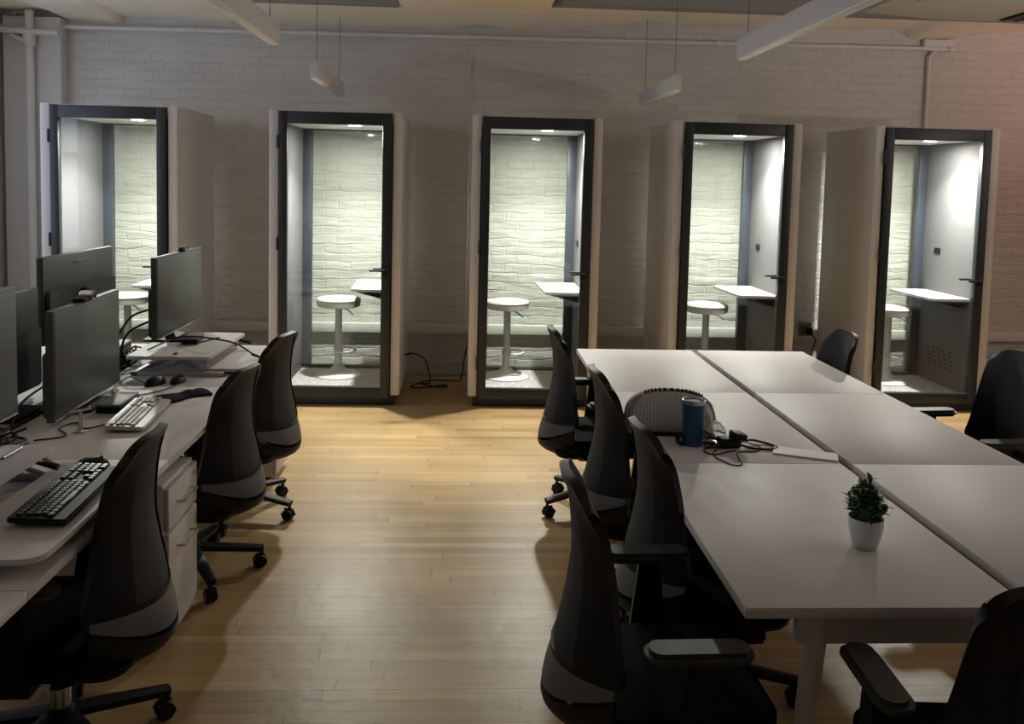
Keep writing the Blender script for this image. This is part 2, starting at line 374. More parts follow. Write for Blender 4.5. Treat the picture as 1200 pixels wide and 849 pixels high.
# ------------------------------------------------------------------ pendant lights
def pendant(x, y0, y1, z, label):
    r = thing('pendant_light', label, 'light', (x, (y0+y1)/2, z), 0, 'linear pendant lights')
    h = (y1-y0)/2
    MB().box((-.03, -h, .012), (.03, h, .115), .003).build('housing', PENDW, r)
    MB().box((-.024, -h+.01, .0), (.024, h-.01, .0125), .002).build('diffuser', LOUVER, r)
    for s in (-1, 1):
        MB().tube([(0, s*(h-.10), .115), (0, s*(h-.10), (3.09 if x < 0 else 3.49)-z)], .0022, 6).build('suspension_cable', DGREY, r)
        MB().tube([(0, s*(h-.10), .11), (0, s*(h-.10), .135)], .008, 8).build('cable_gripper', STEEL, r)
    return r
pendant(-1.075, 2.3, 4.78, 2.47, 'long white linear pendant hanging over desks at upper left')
pendant(-1.09, 6.08, 7.35, 2.445, 'short white linear pendant seen end-on above second booth')
pendant(1.53, 2.2, 4.80, 2.47, 'long white linear pendant over the white tables at upper right')
pendant(1.49, 6.10, 7.35, 2.435, 'short white linear pendant above wall between third and fourth booths')

# ------------------------------------------------------------------ phone booths
BF, BBK = 6.52, 7.45           # front / back of the booths
def make_booth(bx, label):
    r = thing('phone_booth', label, 'phone booth', (bx, BF, 0), 0, 'phone booths along the brick wall')
    D = BBK-BF
    for s in (-1, 1):
        MB().box((s*.5 if s < 0 else .43, 0, .085), (-.43 if s < 0 else .5, D, 2.262), .006).build('side_panel', BOOTHW, r)
    MB().box((-.43, .01, 2.19), (.43, D-.005, 2.258), .004).build('roof_panel', BOOTHW, r)
    MB().box((-.46, .03, 0.0), (.46, D-.03, .088), .004).build('base', DFRAME, r)
    MB().box((-.425, .02, .085), (.425, D-.03, .102)).build('carpet', CARPET, r)
    for s in (-1, 1):
        fp = MB().box((-.43 if s < 0 else .412, .03, .102), (-.412 if s < 0 else .43, D-.03, 2.19), .003).build('felt_panel', FELT, r)
        if s > 0:
            o = MB().box((.404, .60, 1.225), (.413, .69, 1.275), .003).build('socket_plate', BLACKP, fp)
            o['label'] = 'dark grey socket plate'
            for i in range(5):
                for j in range(5):
                    MB().box((.4095, .30+j*.085+i*.012, .26+i*.035), (.4125, .345+j*.085+i*.012, .270+i*.035)).build('vent_slot', BLACKP, fp)
    c = MB().box((-.43, .03, 2.172), (.43, D-.03, 2.192), .003).build('inner_ceiling', LTRIM, r)
    # downlight ring and disc
    MB().lathe([(.050, 2.173), (.066, 2.173), (.064, 2.166), (.050, 2.168)], 28, (.10, .30, 0)).build('downlight_ring', LTRIM, c)
    MB().lathe([(0, 2.1725), (.05, 2.1725), (.05, 2.1695), (0, 2.1695)], 28, (.10, .30, 0)).build('downlight', LEDM, c)
    # glazed door
    d = MB(); y0, y1 = -.022, .03
    d.box((-.422, y0, .07), (-.36, y1, 2.25), .004); d.box((.352, y0, .07), (.422, y1, 2.25), .004)
    d.box((-.362, y0, 2.158), (.354, y1, 2.25), .004); d.box((-.362, y0, .07), (.354, y1, .152), .004)
    dr = d.build('door', DFRAME, r)
    MB().box((-.365, .0, .148), (.357, .008, 2.162)).build('glass_pane', GLASS, dr, smooth=False)
    h = MB().box((.36, -.034, 1.02), (.40, -.02, 1.075), .004)
    h.tube([(.385, -.03, 1.062), (.385, -.07, 1.062), (.37, -.078, 1.062), (.27, -.078, 1.062)], .0085, 10)
    h.tube([(.385, .03, 1.062), (.385, .065, 1.062), (.37, .072, 1.062), (.28, .072, 1.062)], .0085, 10)
    h.build('handle', BLACKP, dr)
    for z in (.35, 1.25, 2.02): MB().tube([(-.43, -.02, z-.05), (-.43, -.02, z+.05)], .010, 10).build('hinge', DFRAME, dr)
    # glazed back in a slate frame
    b = MB(); y0, y1 = D-.06, D
    b.box((-.43, y0, .088), (-.335, y1, 2.19), .003); b.box((.335, y0, .088), (.43, y1, 2.19), .003)
    b.box((-.34, y0, 2.16), (.34, y1, 2.19), .003); b.box((-.34, y0, .088), (.34, y1, .125), .003)
    bf = b.build('back_frame', BFRAME, r)
    MB().box((-.34, D-.03, .12), (.34, D-.022, 2.165)).build('glass_pane', GLASS, bf, smooth=False)
    # laptop shelf on the right-hand wall
    s_ = MB().prism([(.412, .13), (.412, .80), (.10, .80), (.075, .775), (.10, .16), (.13, .13)], .872, .895, .003).build('shelf', LTRIM, r)
    s_['label'] = 'white shelf on a dark bracket'
    t_ = MB()
    t_.sheet(lambda u, v: Vector((.415-.27*(1-v)*1.0 if v < 1 else .415, .17+.58*u, .868-.075*v)), 0, 1, 0, 1, 2, 3, .006)
    t_.prism([(.412, .17), (.412, .75), (.17, .75), (.17, .17)], .855, .8725)
    t_.build('bracket', DGREY, s_)
    for sp, en, tilt in ((2.0, .50, 0), (3.1, .37, 0), (2.3, FRONT_K, -.70)):  # last entry is an added light, tipped out through the door
        lt = bpy.data.lights.new('booth_lamp', 'AREA'); lt.shape = 'DISK'; lt.size = .10; lt.spread = sp; lt.energy = BOOTH_W*en; lt.color = (1.0, .965, .89)
        lo = bpy.data.objects.new('booth_lamp', lt); COL.objects.link(lo); lo.location = (bx+.10, BF+.30, 2.160-(.035 if tilt else 0)); lo.rotation_euler = (tilt, 0, 0)
    return r
BOOTH_W = 29
FRONT_K = .15       # share of an added tilted light that brightens floor and table through the door
BX = [-2.677, -1.001, .528, 2.088, 3.674]
bl = ['white phone booth at far left, in the corner by the thick vertical pipe',
      'second phone booth from the left, behind the far end of the computer desks',
      'middle phone booth of the five, at the end of the open wooden floor',
      'second phone booth from the right, behind the far end of the white tables',
      'rightmost phone booth, partly behind two black chairs, vent slots in its felt wall']
for x, l in zip(BX, bl): make_booth(x, l)

# bar stools inside the booths
def make_stool(loc, label):
    r = thing('bar_stool', label, 'stool', loc, 0, 'bar stools in the phone booths')
    MB().lathe([(0, 0), (.185, 0), (.190, .006), (.175, .014), (.12, .026), (.07, .045), (.042, .085), (.034, .10), (0, .10)], 40).build('base', STOOLW, r)
    MB().lathe([(0, .08), (.034, .08), (.030, .12), (.029, .585), (0, .585)], 24).build('column', STOOLW, r)
    MB().lathe([(0, .575), (.06, .575), (.165, .585), (.180, .592), (.182, .635), (0, .635)], 40).build('seat_pan', STOOLW, r)
    MB().lathe([(0, .632), (.180, .632), (.184, .642), (.176, .655), (.13, .664), (0, .668)], 40).build('cushion', SEATC, r)
    pts = [(.03*1, 0, .215)]
    fr = MB(); ring = [(.055+.085*math.cos(a), .115*math.sin(a), .215) for a in [i*2*PI/28 for i in range(28)]]
    fr.tube(ring, .0085, 8, closed=True); fr.lathe([(0, .195), (.04, .195), (.04, .235), (0, .235)], 20)
    fr.build('footring', STOOLW, r)
    MB().tube([(.02, 0, .575), (.09, -.05, .555), (.13, -.07, .52)], .006, 8, smooth=4).build('lift_lever', CHROME, r)
    return r
st0 = make_stool((-1.06, 7.13, .102), 'white bar stool in the second booth from the left, cushion fully in view')
dup(st0, (-2.79, 7.13, .102), 0, 'white bar stool in the leftmost booth, seat edge showing past monitors', 'bar stools in the phone booths')
dup(st0, (.355, 7.13, .102), 0, 'white bar stool inside the middle booth, near its left frame', 'bar stools in the phone booths')
dup(st0, (2.06, 7.13, .102), .2, 'white bar stool in the second booth from right, base hidden by table', 'bar stools in the phone booths')
dup(st0, (3.665, 7.13, .102), 0, 'white bar stool in the rightmost booth, half hidden by door frame', 'bar stools in the phone booths')

# ------------------------------------------------------------------ task chairs
ZK = [.500, .535, .58, .645, .73, .815, .91, .995]
XK = [-.300, -.297, -.287, -.272, -.258, -.258, -.268, -.288]
WK = [.245, .245, .236, .218, .198, .186, .178, .168]
CK = [.13, .13, .115, .095, .075, .062, .052, .04]
def lerpK(K, v):
    p = max(0, min(1, v))*(len(K)-1); i = min(int(p), len(K)-2); t = p-i
    a, b, c, d = K[max(i-1, 0)], K[i], K[i+1], K[min(i+2, len(K)-1)]
    return .5*((2*b)+(c-a)*t+(2*a-5*b+4*c-d)*t*t+(3*b-a-3*c+d)*t**3)
def back(u, v):
    x = lerpK(XK, v); wd = lerpK(WK, v); c = lerpK(CK, v); z = lerpK(ZK, v)
    if v > .65: z -= .06*((v-.65)/.35)**2*abs(u)**4
    z += .03*max(0, (.34-v)/.34)*u*u
    return Vector((x+c*u*u, u*wd, z))
def ledge(u, t):    # crescent shelf that flares out below the mesh
    p = back(u, 0); k = 1-.78*u*u
    return Vector((p.x-.034*k*(t-.25*t*t)-.004, p.y*(1+.03*t), p.z-k*(.078*t+.020*t*t)))
def under(u, t):    # shell that turns back in under the shelf
    p = ledge(u, 1); a = t*PI/2
    return Vector((p.x-.006*math.sin(a*2)+.115*(1-math.cos(a)), p.y*(1-.12*t), p.z-.012-(p.z-.012-.335)*math.sin(a)*.98))
def off(f, d):   # shift a surface forward
    return lambda u, v: f(u, v)+Vector((d, 0, 0))
def make_chair(loc, rz, label, base_rot=0, group='black mesh task chairs'):
    r = thing('office_chair', label, 'office chair', loc, rz, group)
    f = MB()
    pw = lambda v: .50+.12*max(0, .5-v)
    f.sheet(lambda a, v: back(-1+(1-.52)*a, v), 0, 1, 0, 1, 6, 30, .026)
    f.sheet(lambda a, v: back(1-(1-.52)*a, v), 0, 1, 0, 1, 6, 30, .026)
    f.sheet(back, -.56, .56, .95, 1, 14, 3, .026); f.sheet(back, -.56, .56, 0, .07, 14, 3, .026)
    f.build('back_frame', BLACKP, r)
    MB().sheet(off(back, .004), -.56, .56, .03, .98, 14, 28, .019).build('mesh_panel', MESH, r)
    # the paler crescent that wraps the bottom of the back
    b = MB().sheet(ledge, -.97, .97, 0, .93, 24, 6, .012).build('lumbar_band', BAND, r); b['label'] = 'grey crescent around the bottom of the back'
    MB().sheet(under, -.98, .98, -.05, 1, 24, 8, .014).build('back_shell', BLACKP, r)
    # seat
    s = MB(); P = rrect(-.25, -.25, .25, .25, .10, 6)
    s.prism(P, .385, .445, .022); s.build('seat', BLACKF, r)
    sh = MB(); sh.prism(rrect(-.27, -.225, .22, .225, .09, 5), .345, .39, .015); sh.box((-.13, -.09, .29), (.13, .09, .35), .015)
    sh.tube([(.02, -.08, .33), (.02, -.24, .325)], .008, 8)
    sh.build('seat_shell', BLACKP, r)
    for sgn in (-1, 1):
        a = MB()
        a.prism([(-.045, 0), (.075, 0), (.045, .265), (-.015, .265)], -.014, .014, .004, Matrix.Translation((.0, sgn*.272, .36)) @ Matrix.Rotation(PI/2, 4, 'X'))
        a.box((-.05, min(sgn*.20, sgn*.285), .345), (.07, max(sgn*.20, sgn*.285), .378), .008)
        ar = a.build('armrest', BLACKP, r)
        p = MB(); p.prism(rrect(-.125, sgn*.272-.045, .14, sgn*.272+.045, .04, 6), .622, .654, .012)
        p.build('arm_pad', PADM, ar)
    MB().lathe([(0, .10), (.03, .10), (.03, .235), (.018, .237), (.018, .30), (0, .30)], 20).build('gas_lift', STEEL, r)
    hub = MB().lathe([(0, .065), (.045, .07), (.05, .085), (.046, .13), (.034, .155), (0, .155)], 24).build('star_base', BLACKP, r)
    hub.rotation_euler = (0, 0, base_rot)
    for i in range(5):
        a = i*2*PI/5; ca, sa = math.cos(a), math.sin(a); M = Matrix.Rotation(a, 4, 'Z')
        L = MB()
        def leg(u, v): return Vector((.03+.285*u, (v-.5)*(.058-.022*u), .128-.042*u+.004*math.sin(v*PI)))
        L.sheet(leg, 0, 1, 0, 1, 8, 4, .024); L.bm.transform(M); L.build('leg', BLACKP, hub)
        c = MB()
        for dy in (-.014, .014):
            w_ = bmesh.new(); bmesh.ops.create_cone(w_, cap_ends=True, segments=18, radius1=.029, radius2=.029, depth=.018)
            w_.transform(Matrix.Translation((.30, dy, .0295)) @ Matrix.Rotation(PI/2, 4, 'X')); bmesh.ops.bevel(w_, geom=[e for e in w_.edges if len(e.link_faces) == 2 and e.calc_face_angle(0) > 1], offset=.004, segments=2, affect='EDGES'); c._add(w_)
        c.box((.278, -.005, .03), (.322, .005, .062), .003); c.tube([(.308, 0, .05), (.308, 0, .085)], .008, 8)
        c.bm.transform(M); c.build('caster', BLACKP, hub)
    return r
ch = make_chair((-1.19, 2.51, 0), PI+.02, 'black mesh office chair nearest on the left, before the black keyboard', -.04)
def chair(loc, rz, label, br=0):
    c = dup(ch, loc, rz, label, 'black mesh task chairs')
    for k_ in kids(c):
        if k_.name.startswith('star_base'): k_.rotation_euler = (0, 0, br)
    return c
chair((-1.185, 3.69, 0), PI-.20, 'middle black office chair of the left row, beside the drawer pedestal', -.166).scale = (.98, .98, .945)
chair((-1.165, 4.39, 0), PI-.22, 'farthest black office chair of the left row, by raised monitor riser', .527).scale = (.98, .98, .965)
chair((.735, 4.45, 0), .04, 'farthest black office chair on the aisle side of the white tables', -.285)
chair((.815, 3.46, 0), .05, 'black office chair on the aisle side, pushed in beside the grey pouch', .3)
chair((.852, 2.77, 0), .10, 'black office chair tucked under table edge, just behind the nearest aisle chair', .96).scale = (.98, .98, .97)
chair((.56, 2.20, 0), .02, 'nearest black office chair on the aisle side, armrests toward table', .41)
c5 = chair((1.965, 4.80, 0), PI+.03, 'small-looking black office chair at far right corner of the tables', .285)
c5.scale = (.97, .97, .935)
chair((2.40, 3.86, 0), PI+.08, 'black office chair at right edge of photo, in front of rightmost booth', .2)
chair((1.225, 1.80, 0), PI/2-.06, 'black office chair at the near end of table, bottom right corner', .6)

# ------------------------------------------------------------------ benches of desks
def bench(name, label, x0, x1, xg0, xg1, topm, inset_from, y_list):
    r = thing(name, label, 'desk', ((x0+x1)/2, (y_list[0]+y_list[-1])/2, 0)); cx, cy = r.location.x, r.location.y
    for a, b in ((x0, xg0), (xg1, x1)):
        for y0, y1 in zip(y_list, y_list[1:]):
            MB().box((a-cx, y0+.0012-cy, .702), (b-cx, y1-.0012-cy, .73), .002).build('worktop', topm, r)
    tr = MB(); W = (xg0-.01-cx, xg1+.01-cx)
    tr.box((W[0]-.06, y_list[0]+.06-cy, .600), (W[1]+.06, y_list[-1]-.06-cy, .606)); tr.box((W[0]-.06, y_list[0]+.06-cy, .60), (W[0]-.055, y_list[-1]-.06-cy, .70)); tr.box((W[1]+.055, y_list[0]+.06-cy, .60), (W[1]+.06, y_list[-1]-.06-cy, .70))
    tr.box((W[0]+.002, y_list[0]+.01-cy, .668), (W[1]-.002, y_list[-1]-.01-cy, .676))
    tr.build('cable_tray', TRAYM, r)
    for i, y in enumerate(y_list):
        yy = y+(.085 if i == 0 else -.085 if i == len(y_list)-1 else 0)-cy
        be = MB().box((x0+.16-cx, yy-.018, .60 if i in (0, len(y_list)-1) else .64), (x1-.16-cx, yy+.018, .7015), .004).build('cross_beam', topm, r)
        if i == 0:
            for xx in (xg0-.37, xg1+.37):
                M = Matrix.Translation((xx-cx, yy-.018, .655)) @ Matrix.Rotation(PI/2, 4, 'X')
                c = MB().lathe([(0, .003), (.024, .003), (.028, 0), (.028, -.003), (0, -.003)], 24); c.bm.transform(M); c.build('round_cap', topm, be)
        if 0 < i < len(y_list)-1 and y > inset_from: continue
        for x, s in ((x0, -1), (x1, 1)):
            xt = x-s*.22-cx; xb = x-s*.165-cx
            MB().tube([(xb, yy, 0), (xb, yy, .004), (xt, yy, .70)], [.021, .021, .030], 18).build('leg', topm, r)
    return r
YL = [1.962, 3.04, 4.12, 5.20]
bench('work_table', 'large white double work table with central cable gap, right of the aisle', .694, 2.128, 1.4135, 1.4545, WHITE, 0, YL)
bench('computer_desk', 'double row of white desks with monitors, left of the aisle', -2.56, -1.05, -1.82, -1.77, DESKW, 3.5, [1.0, 2.06, 3.04, 4.12, 5.17])

def pedestal(y0, y1, label):
    r = thing('drawer_pedestal', label, 'drawer unit', (-1.33, (y0+y1)/2, 0)); h = (y1-y0)/2
    MB().box((-.26, -h, .03), (.245, h, .62), .004).build('carcass', PWALL, r)
    for z0, z1 in ((.445, .605), (.04, .435)):
        d = MB().box((.245, -h+.004, z0), (.266, h-.004, z1), .006).build('drawer', BOOTHW, r)
        zc = z1-.075
        MB().tube([(.266, -.075, zc), (.292, -.075, zc), (.296, -.07, zc), (.296, .07, zc), (.292, .075, zc), (.266, .075, zc)], .005, 8).build('handle', STEEL, d)
        if z0 > .3: 
            k_ = MB(); k_.tube([(.262, h-.05, z1-.03), (.272, h-.05, z1-.03)], .009, 12); k_.build('lock', STEEL, d)
    for sx in (-.2, .2):
        for sy in (-h+.06, h-.06): MB().lathe([(0, 0), (.022, 0), (.022, .03), (0, .03)], 14, (sx, sy, 0)).build('foot', BLACKP, r)
    return r
pedestal(3.075, 3.405, 'white drawer pedestal with two wire handles, behind nearest left chair')
pedestal(4.83, 5.16, 'white drawer pedestal at far end of left desks, before second booth')

# ------------------------------------------------------------------ desk risers
def riser(y0, y1, x0, x1, zt, tx0, tx1, tz, label):
    r = thing('desk_riser', label, 'monitor riser', ((x0+x1)/2, (y0+y1)/2, .73)); cx, cy = r.location.x, r.location.y
    MB().prism(rrect(x0-cx, y0-cy, x1-cx, y1-cy, .025), zt-.018-.73, zt-.73, .003).build('platform', DESKW, r)
    MB().prism(rrect(tx0-cx, y0+.06-cy, tx1-cx, y1-cy, .06, 6), tz-.016-.73, tz-.73, .004).build('keyboard_tray', DESKW, r)
    b = MB()
    for y in (y0+.02, y1-.05): b.box((x0+.02-cx, y-cy, 0), (x1+.06-cx, y+.03-cy, .022), .004)
    b.box((x0+.02-cx, y0+.02-cy, 0), (x0+.06-cx, y1-.02-cy, .02), .004)
    b.build('foot_frame', GREYP, r)
    for y in (y0+.055, y1-.055):
        MB().tube([(x0+.08-cx, y-cy, .018), (x1-.06-cx, y-cy, zt-.018-.73)], .009, 8).build('scissor_arm', GREYP, r)
        MB().tube([(x0+.20-cx, y+.012-cy, zt-.018-.73), (x1-.02-cx, y+.012-cy, .018)], .009, 8).build('scissor_arm', GREYP, r)
        MB().tube([(x1-.03-cx, y-cy, zt-.02-.73), ((x1+tx0)/2+.02-cx, y-cy, tz-.004-.73 if tz < zt else 0), (tx0+.05-cx, y-cy, tz-.008-.73)], .008, 8).build('tray_arm', GREYP, r)
    MB().tube([(x1-.01-cx, y1-.12-cy, zt-.02-.73), (x1+.06-cx, y1-.12-cy, zt-.035-.73)], [.006, .012], 8).build('lever', BLACKP, r)
    return r
GREYP = mat('light_grey_plastic', (.42, .42, .43), .4, var=.04)
riser(2.05, 2.87, -1.77, -1.36, .835, -1.34, -1.045, .782, 'white sit-stand riser nearest on left, tray holding the black keyboard')
riser(4.31, 5.01, -1.705, -1.285, .835, -1.41, -1.10, .762, 'white sit-stand riser at far end of left desks under a monitor')

# ------------------------------------------------------------------ monitors
def monitor(xc, y0, y1, z0, z1, zfoot, facing, label, rz=0, screen_on_x=1):
    r = thing('monitor', label, 'monitor', (xc, (y0+y1)/2, zfoot), rz + (0 if facing > 0 else PI), 'computer monitors on the desks'); h = (y1-y0)/2; a, b = z0-zfoot, z1-zfoot
    MB().box((-.020, -h, a), (.012, h, b), .004).build('housing', MONB, r)
    hb = MB(); hb.prism(rrect(-h*.96, a+.01, h*.96, a+(b-a)*.62, .02), 0, .022, .006, Matrix.Translation((-.018, 0, 0)) @ Matrix(((0, 0, -1, 0), (1, 0, 0, 0), (0, 1, 0, 0), (0, 0, 0, 1))))
    hb.build('rear_housing', MONB, r)
    MB().box((-.0215, -.075, b-.055), (-.0195, .075, b-.035), .001).build('badge', GREYL, r)
    MB().box((.011, -h+.010, a+.026), (.0145, h-.010, b-.010), .001).build('screen', SCREEN, r)
    MB().box((.011, -h+.004, a+.004), (.0150, h-.004, a+.009), .001).build('lower_trim', CHROME, r)
    n = MB(); n.box((-.065, -.05, .012), (-.040, .05, (a+b)/2+.03), .006); n.build('stand_neck', BLACKP, r)
    f = MB(); f.prism(rrect(-.16, -.13, .06, .13, .03), 0, .012, .003); f.build('stand_foot', BLACKP, r)
    return r
monitor(-1.51, 2.19, 2.90, .93, 1.365, .835, 1, 'dark monitor cut off by left edge of photo, on nearest riser')
monitor(-1.645, 3.40, 4.11, .752, 1.20, .73, 1, 'large dark monitor standing directly on desk, silver webcam on top', .04)
monitor(-1.605, 4.45, 5.19, .887, 1.32, .835, 1, 'dark monitor raised on far riser with bar webcam, before first booth')
monitor(-1.965, 4.0, 4.77, .94, 1.352, .73, -1, 'monitor seen from its back with pale badge, behind the webcam monitor')
monitor(-1.965, 3.22, 3.955, .77, 1.222, .73, -1, 'low monitor seen from behind near left edge, below grey-blue wall')

wc = thing('webcam', 'round silver webcam clipped on top of the large desk monitor', 'webcam', (-1.632, 3.72, 1.20))
c = MB(); c.lathe([(0, -.03), (.017, -.03), (.021, -.024), (.021, .024), (.016, .03), (0, .03)], 24); c.bm.transform(Matrix.Translation((.0, .02, .021)) @ Matrix.Rotation(PI/2, 4, 'Y')); c.build('camera_body', STEEL, wc)
c = MB(); c.lathe([(0, 0), (.011, 0), (.012, .003), (0, .004)], 20); c.bm.transform(Matrix.Translation((.03, .02, .021)) @ Matrix.Rotation(PI/2, 4, 'Y')); c.build('lens', BLACKP, wc)
MB().box((-.03, -.06, .0), (.02, .01, .018), .004).build('clip', BLACKP, wc)
wc = thing('webcam', 'black bar webcam on top of the monitor at far end of desks', 'webcam', (-1.60, 4.88, 1.32))
MB().prism(rrect(-.045, 0.002, .045, .026, .010), -.012, .014, .003, Matrix(((0, 0, 1, 0), (1, 0, 0, 0), (0, 1, 0, 0), (0, 0, 0, 1)))).build('camera_body', BLACKP, wc)
MB().box((-.035, -.02, -.0), (.016, .02, .006), .002).build('clip', BLACKP, wc)
c = MB(); c.lathe([(0, 0), (.008, 0), (.008, .003), (0, .004)], 16); c.bm.transform(Matrix.Translation((.014, .0, .014)) @ Matrix.Rotation(PI/2, 4, 'Y')); c.build('lens', CHROME, wc)

# ------------------------------------------------------------------ keyboards
def keyboard(loc, rz, bm_, km, label, pitch, tilt=.06):
    """long axis along local y, typist on the +x side"""
    r = thing('keyboard', label, 'keyboard', loc, rz)
    L, Dp = .445, .155
    M = Matrix.Rotation(tilt, 4, 'Y')
    b = MB(); b.prism(rrect(-Dp/2, -L/2, Dp/2, L/2, .012), .004, .020, .004); b.bm.transform(M); b.bm.transform(Matrix.Translation((0, 0, .003+Dp/2*math.sin(tilt)))); b.build('case', bm_, r)
    for sy in (-1, 1):
        MB().box((-Dp/2+.008, sy*.17-.015, -.001), (-Dp/2+.020, sy*.17+.015, .012), .002).build('foot', bm_, r)
    protos = {}
    def key(x, y, w, d=.0155):
        k0 = (round(w, 4), round(d, 4))
        if k0 not in protos:
            kb = MB(); kb.box((-d/2, -w/2, 0), (d/2, w/2, .0075), .0018, seg=1); o = kb.build('key', km, r); protos[k0] = o
        else:
            o = protos[k0].copy(); COL.objects.link(o)
        p = M @ Vector((x, y, .0195)); o.location = p+Vector((0, 0, .003+Dp/2*math.sin(tilt))); o.rotation_euler = (0, tilt, 0); o.parent = r
    p = .019; y0 = -L/2+.016
    for row in range(5):
        x = -.050+row*p+(.004 if row else 0)
        n = 15
        if row == 4:
            yy = y0
            for w_ in (.024, .017, .024, .115, .024, .017, .024): key(x, yy+w_/2, w_); yy += w_+.003
        else:
            sh_ = row*.004
            for i in range(14): key(x, y0+.008+sh_+i*p, .0165)
        if row in (0, 1, 3, 4):
            for i in range(3):
                if row == 3 and i != 1: continue
                key(x, y0+.295+i*p, .0165)
        for i in range(4): 
            if not (row == 4 and i == 1): key(x, y0+.360+i*p, .0165)
    return r
keyboard((-1.165, 2.525, .782), .06, BLACKP, KEYB, 'black full-size keyboard on the nearest riser tray', .019)
keyboard((-1.355, 3.57, .73), .10, KBG, KEYG, 'silver grey keyboard on desk before the large webcam monitor', .019)

# mice, wrist rests
def mouse(loc, rz, label, s=1.0, m=BLACKP):
    r = thing('computer_mouse', label, 'mouse', loc, rz)
    b = MB()
    def dome(u, v):
        a = u*2*PI; rr = v
        return Vector((.055*s*rr*math.cos(a), .032*s*rr*math.sin(a), .036*s*math.sqrt(max(0, 1-rr**2.4))))
    N_ = 28; rings = []
    for j in range(1, 11): rings.append([b.bm.verts.new(dome(i/N_, j/10)) for i in range(N_)])
    top = b.bm.verts.new(dome(0, 0))
    for i in range(N_): b.bm.faces.new((top, rings[0][i], rings[0][(i+1) % N_]))
    for A, B in zip(rings, rings[1:]):
        for i in range(N_): b.bm.faces.new((A[i], B[i], B[(i+1) % N_], A[(i+1) % N_]))
    b.bm.faces.new(rings[-1])
    b.build('shell', m, r)
    w_ = MB().tube([(.028*s, -.004, .031*s), (.028*s, .004, .031*s)], .006, 10); w_.build('scroll_wheel', DGREY, r)
    return r
mouse((-1.215, 2.80, .782), .4, 'black mouse at far end of the nearest riser tray')
mouse((-1.50, 4.16, .73), 1.2, 'larger black mouse at the foot of far riser, with cable', 1.15)
mouse((-1.405, 4.20, .73), 1.4, 'smaller black mouse at foot of far riser, right of the cabled one', 1.0)
w = MB()
def pad(u, v):
    y = -.11+.22*v; wd = .055+.015*math.sin(v*PI*2.2+.4); x = (u-.5)*2*wd
    z = .012+.012*math.sin(u*PI)*(.6+.4*math.sin(v*9))+.014*math.exp(-((v-.62)/.12)**2)*math.sin(u*PI)
    return Vector((x, y, z))
w.sheet(pad, 0, 1, 0, 1, 10, 18, .012); w.bm.transform(Matrix.Rotation(-.75, 4, 'Z') @ Matrix.Rotation(0, 4, 'X'))
o = w.build('wrist_rest', BLACKF, loc=(-1.29, 3.92, .724)); tag(o, 'lumpy black wrist rest lying beyond the silver keyboard', 'wrist rest')

# box-shaped docks and small devices
def dock(name, lo, hi, rz, label, cat, tm, bm_):
    c = Vector(((lo[0]+hi[0])/2, (lo[1]+hi[1])/2, lo[2])); r = thing(name, label, cat, c, rz)
    d = Vector(hi)-Vector(lo)
    MB().box((-d.x/2, -d.y/2, 0), (d.x/2, d.y/2, d.z*.72), .004).build('body', bm_, r)
    MB().box((-d.x/2+.001, -d.y/2+.001, d.z*.72), (d.x/2-.001, d.y/2-.001, d.z), .003).build('lid', tm, r)
    for i in range(3): MB().box((d.x/2-.002, -.04+i*.03, d.z*.25), (d.x/2+.001, -.025+i*.03, d.z*.45), .0005).build('port', DGREY, r)
    return r
dock('docking_station', (-1.56, 3.63, .73), (-1.46, 3.86, .768), .02, 'flat black docking station with pale lid, under the large monitor', 'docking station', GREYL, BLACKP)
dock('docking_station', (-1.535, 4.62, .835), (-1.45, 4.80, .872), .1, 'small black box with grey lid on far riser platform', 'docking station', GREYL, BLACKP)
dock('network_box', (-2.0, 4.52, .78), (-1.86, 4.82, .822), .05, 'white-topped flat black box amid cables between first-booth monitors', 'network box', LTRIM, BLACKP)
# box that the network box stands on
dock('docking_station', (-2.02, 4.55, .73), (-1.88, 4.80, .78), 0, 'black box under the white-topped network box', 'docking station', BLACKP, BLACKP)

# pens and sticks
def pen(a, b, r, label, m=STEEL):
    a, b = Vector(a), Vector(b); o = thing('pen', label, 'pen', (a+b)/2); d = b-a; c = (a+b)/2
    MB().tube([-d/2*.75, d/2], r, 10).build('barrel', m, o); MB().tube([-d/2, -d/2*.75], [r*.35, r], 10).build('tip', BLACKP, o)
    return o
pen((-1.455, 2.70, .840), (-1.450, 2.825, .840), .0045, 'silver pen lying on the nearest riser platform')
pen((-1.62, 2.71, .841), (-1.52, 2.88, .841), .0055, 'black pen behind the silver pen, by left photo edge', BLACKP)
pen((-1.45, 4.66, .8395), (-1.385, 4.83, .8395), .0045, 'black stylus on far riser platform beside small box', BLACKP)
o = thing('plug_adapter', 'white adapter with red tip on the far riser front edge', 'adapter', (-1.47, 4.385, .835))
MB().box((-.011, -.02, 0), (.011, .03, .012), .003).build('body', LTRIM, o); MB().box((-.008, -.033, .002), (.008, -.02, .010), .002).build('tip', RED, o)
o = thing('desk_holder', 'thin silver upright holder on desk in front of large monitor', 'holder', (-1.50, 3.36, .73))
MB().box((-.022, -.02, 0), (.022, .02, .006), .002).build('foot', STEEL, o); MB().tube([(0, 0, .004), (0, 0, .085)], .007, 12).build('post', STEEL, o); MB().tube([(-.03, -.02, .085), (.03, .03, .088)], .005, 8).build('crossbar', STEEL, o)

